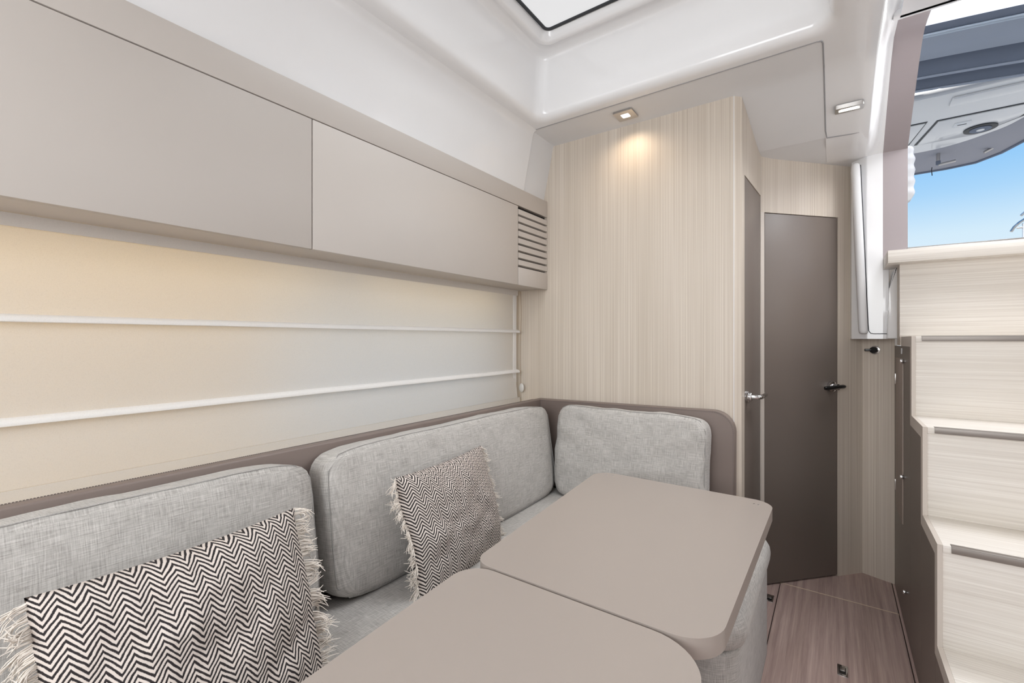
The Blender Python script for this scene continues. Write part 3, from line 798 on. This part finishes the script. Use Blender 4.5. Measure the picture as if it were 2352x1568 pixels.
# locker door in the side panel
LD = box('locker_door', (xf-.004, 2.605, .415), (xf+.002, 2.872, 1.135), 'wood_d', ST, bev=.001, label='narrow grey oak locker door in the stair side')
for z in (1.03, .52): box('hinge', (xf-.007, 2.868, z-.025), (xf, 2.882, z+.025), 'steel', LD, bev=.001)
for z in (1.125, .625): fin(cyl((xf-.001, 2.588, z), (-1, 0, 0), .009, .012, 14), 'stud', 'chrome', ST, 50)
fin(cyl((xf-.001, 2.505, .165), (-1, 0, 0), .008, .010, 14), 'stud', 'chrome', ST, 50)
box('label_plate', (xf-.0015, 2.655, 1.155), (xf, 2.685, 1.180), 'vinyl', ST, bev=0)
# side of stairs towards starboard
box('wall_aft_right', (XR+.002, 1.53, 0), (XR+.032, 2.60, 1.553), 'wood', bev=0); S(bpy.data.objects['wall_aft_right'], 'oak panel on the starboard side of the stairs', 'wall')
box('wall_aft_starboard', (XR+.03, 2.75, 0), (1.96, 2.80, 2.36), 'liner', bev=0); S(bpy.data.objects['wall_aft_starboard'], 'white aft wall to starboard of the stairs', 'wall')
box('wall_cockpit', (.30, 3.05, 1.1), (1.96, 3.09, 1.55), 'grp', bev=0); S(bpy.data.objects['wall_cockpit'], 'white cockpit bulkhead below the companionway sill', 'wall')

# ================================================================== CEILING LAMPS
def lamp_spot(name, loc, power, col, ang=1.9, blend=.9, r=.02):
    d = bpy.data.lights.new(name, 'SPOT'); d.energy = power; d.color = col; d.spot_size = ang; d.spot_blend = blend; d.shadow_soft_size = r
    o = bpy.data.objects.new(name, d); COL.objects.link(o); o.location = loc; return o
DL = thing('downlight', 'square steel downlight glowing in the ceiling above the bulkhead', 'lamp', (-.776, 1.995, ZC))
fin(ringbm(-.776-.044, -.776+.044, 1.995-.044, 1.995+.044, .026, ZC-.008, ZC-.0005, .004), 'frame', 'steel', DL)
box('lens', (-.776-.020, 1.995-.020, ZC-.004), (-.776+.020, 1.995+.020, ZC-.001), 'lamp', DL, bev=.001)
lamp_spot('downlight_beam', (-.776, 1.995, ZC-.012), 3.2, (1, .78, .54), 2.7, 1.0)
RL = thing('ceiling_lamp', 'small rectangular lamp glowing on the white companionway moulding', 'lamp', (.045, 2.33, cz(2.33)))
zr = cz(2.33)
fin(ringbm(.001, .096, 2.305, 2.355, .012, zr-.012, zr+.004, .005), 'frame', 'steel', RL)
box('lens', (.022, 2.318, zr-.010), (.076, 2.342, zr), 'lamp', RL, bev=.001)
lamp_spot('ceiling_lamp_beam', (.05, 2.33, zr-.016), 2.0, (1, .93, .84))

# ================================================================== COCKPIT BEYOND THE COMPANIONWAY
def arch(x, k=.03, xc=.4): return -.085*(x-.6)-k*(x-xc)**2
XA = [-1.4+.2*i for i in range(24)]
def strip(name, prof, mat, parent, k=.03, smooth=50):
    bm, V = loft([[(x, y, z+arch(x, k)) for x in XA] for y, z in prof], closed=False)
    return fin(bm, name, mat, parent, smooth)
SH = thing('sprayhood', 'slate blue canvas sprayhood folded in rolls above the companionway', 'canopy', (.6, 3.6, 2.9))
strip('front_panel', [(2.08, 2.65), (2.25, 2.70), (2.8, 2.86), (3.2, 2.955), (3.515, 3.003)], 'window_vinyl', SH)
strip('canvas_edge', [(3.505, 2.999), (3.53, 2.995), (3.585, 2.995)], 'canvas_d', SH)
for y in (3.585, 3.607):
    fin(tubebm([(x, y, 2.988+arch(x)) for x in XA], .007, 6), 'piping', 'pipe', SH, 60)
strip('canvas_panel', [(3.585, 2.995), (3.67, 3.0), (3.76, 2.998)], 'canvas', SH)
strip('canvas_panel', [(3.76, 3.002), (3.83, 2.998), (3.905, 2.99), (3.92, 3.0), (3.92, 3.12)], 'canvas', SH)
strip('canvas_roll', [(3.915, 3.13), (3.97, 3.10), (4.03, 3.05), (4.10, 3.00), (4.14, 2.988), (4.155, 3.0), (4.16, 3.12)], 'canvas_d', SH)
strip('canvas_roll', [(4.155, 3.14), (4.22, 3.09), (4.29, 3.02), (4.34, 2.992), (4.36, 3.0), (4.37, 3.12)], 'canvas_d', SH)
for y in (4.140, 4.345): fin(tubebm([(x, y, 2.986+arch(x)) for x in XA], .010, 6), 'roll_lip', 'canvas', SH, 60)
strip('canvas_panel', [(4.36, 3.12), (4.6, 3.17), (4.87, 3.24)], 'canvas_d', SH)
HT = thing('hardtop', 'white moulded cockpit hardtop seen from below through the companionway', 'roof', (.6, 5.6, 3.15))
def outline(sx=0, sy=0):
    return roundpoly([(-1.4, 4.92, .1), (1.62+sx, 4.92, .2), (1.62+sx, 5.35, .2), (1.30+sx, 6.10+sy, .35), (.95, 6.42+sy, .6), (-1.4, 6.42+sy, .1)], 8)
fin(prismbm(outline(), 2, 3.19, 3.27, .03, 3), 'shell', 'grp', HT, 50)
tube('front_lip', [(x, 4.93, 3.185) for x in XA if x < 1.6], .035, 'grp', HT, 10)
box('recess_panel', (.785, 5.10, 3.172), (1.60, 5.27, 3.192), 'grp', HT, bev=.012, seg=3)
P_ = prism('roof_panel', [(.765, 5.585), (1.40, 5.585), (1.33, 5.87), (1.10, 6.14), (.68, 6.14)], 2, 3.178, 3.192, 'grp', HT, .003, 2)
prism('panel_seam', [(.753, 5.568), (1.42, 5.568), (1.36, 5.88), (1.11, 6.155), (.66, 6.155)], 2, 3.186, 3.191, 'gasket', HT)
prism('roof_panel', [(-.6, 5.565), (.675, 5.565), (.60, 6.13), (-.6, 6.13)], 2, 3.178, 3.192, 'grp', HT, .003, 2)
prism('panel_seam', [(-.615, 5.55), (.688, 5.55), (.612, 6.145), (-.615, 6.145)], 2, 3.186, 3.191, 'gasket', HT)
sk = fin(cyl((1.105, 5.97, 3.18), (0, 0, -1), .115, .012, 32), 'loudspeaker', 'gasket', HT, 50)
fin(cyl((1.105, 5.97, 3.168), (0, 0, -1), .075, .006, 28), 'speaker_cone', 'canvas_d', sk, 50)
fin(cyl((1.105, 5.97, 3.162), (0, 0, -1), .028, .004, 20), 'badge', 'vinyl', sk, 50)
o = box('roof_lamp', (.89, 5.70, 3.170), (1.0, 5.80, 3.179), 'vinyl', HT, bev=.002)
box('lamp_slot', (.915, 5.745, 3.168), (.975, 5.757, 3.1705), 'gasket', o, bev=0)
BM = thing('bimini', 'grey canvas bimini with steel tubes aft of the hardtop', 'canopy', (.6, 6.7, 3.1))
ou = [(-1.4, 6.40), (.2, 6.40), (.7, 6.40), (.95, 6.38), (1.10, 6.32), (1.25, 6.16), (1.36, 5.95), (1.55, 5.55)]
ob_ = [(-1.4, 7.0), (.2, 7.0), (.76, 6.99), (1.02, 6.98), (1.245, 6.915), (1.395, 6.70), (1.49, 6.42), (1.70, 5.8)]
rows = []
for t in (0, .25, .5, .75, 1):
    rows.append([(a[0]+(b[0]-a[0])*t, a[1]+(b[1]-a[1])*t, 3.225-.095*t-.02*math.sin(PI*t)*math.sin(a[0]*5)) for a, b in zip(ou, ob_)])
bm, V = loft(rows, closed=False); fin(bm, 'canvas_skirt', 'canvas_g', BM, 60)
fin(tubebm([(x, y, 3.128) for x, y in ob_], .014, 8), 'hem', 'canvas_d', BM, 60)
tube('tube', [(.905, 6.62, 3.26), (.905, 6.62, 3.09)], .016, 'steel', BM, 12)
tube('tube', [(.905, 6.62, 3.085), (1.04, 6.62, 3.10)], .013, 'steel', BM, 12)
tube('tube', [(1.25, 6.62, 3.135), (1.52, 6.62, 3.268)], .013, 'steel', BM, 12)
fin(cyl((.905, 6.62, 3.125), (0, 0, -1), .02, .04, 12), 'clamp', 'canvas_d', BM)
tube('pull_cord', [(.866, 6.7, 3.09), (.862, 6.7, 3.06), (.867, 6.7, 3.0)], .004, 'gasket', BM, 6)
# headrest bolster outside the jamb
BO = thing('bolster', 'white quilted vinyl bolster just outside the companionway jamb', 'cushion', (.26, 3.05, 1.92))
o, sm_ = cushion('cover', .14, .285, .07, frame((.258, 3.055, 2.055), (1, 0, 0), (0, 0, 1)), 'vinyl', ex=6, nx=14, ny=40, nz=8, parent=BO, wr=.001, wrk=lambda a, b, c: .003*math.sin(b*16) if a > .2 or abs(c) > .5 else 0)
tube('bracket', [(.24, 3.08, 2.02), (.24, 3.16, 1.8), (.24, 3.16, 1.16)], .012, 'steel', BO)
# stern rail
SR = thing('stern_rail', 'curved stainless stern rail at the right edge of the sky', 'railing', (1.75, 7.5, 1.2))
tube('rail', [(1.635, 7.5, 2.44), (1.66, 7.5, 2.49), (1.70, 7.5, 2.535), (1.76, 7.5, 2.58), (1.9, 7.5, 2.63), (2.3, 7.5, 2.65)], .014, 'steel', SR)
tube('rail', [(1.70, 7.45, 2.60), (1.76, 7.45, 2.67), (1.9, 7.45, 2.72), (2.3, 7.45, 2.73)], .012, 'steel', SR)
tube('slat', [(1.68, 7.5, 2.475), (1.9, 7.5, 2.48), (2.3, 7.5, 2.48)], .010, 'steel', SR)
tube('slat', [(1.72, 7.5, 2.515), (1.9, 7.5, 2.525), (2.3, 7.5, 2.53)], .008, 'steel', SR)
tube('post', [(1.735, 7.5, 2.52), (1.73, 7.5, 1.16)], .013, 'vinyl', SR)
# cockpit sole for the light to bounce from
FC = box('floor_cockpit', (-1.9, 3.1, 1.04), (3.0, 8.0, 1.10), 'edge', bev=0)
S(FC, 'pale cockpit sole outside the companionway', 'floor')
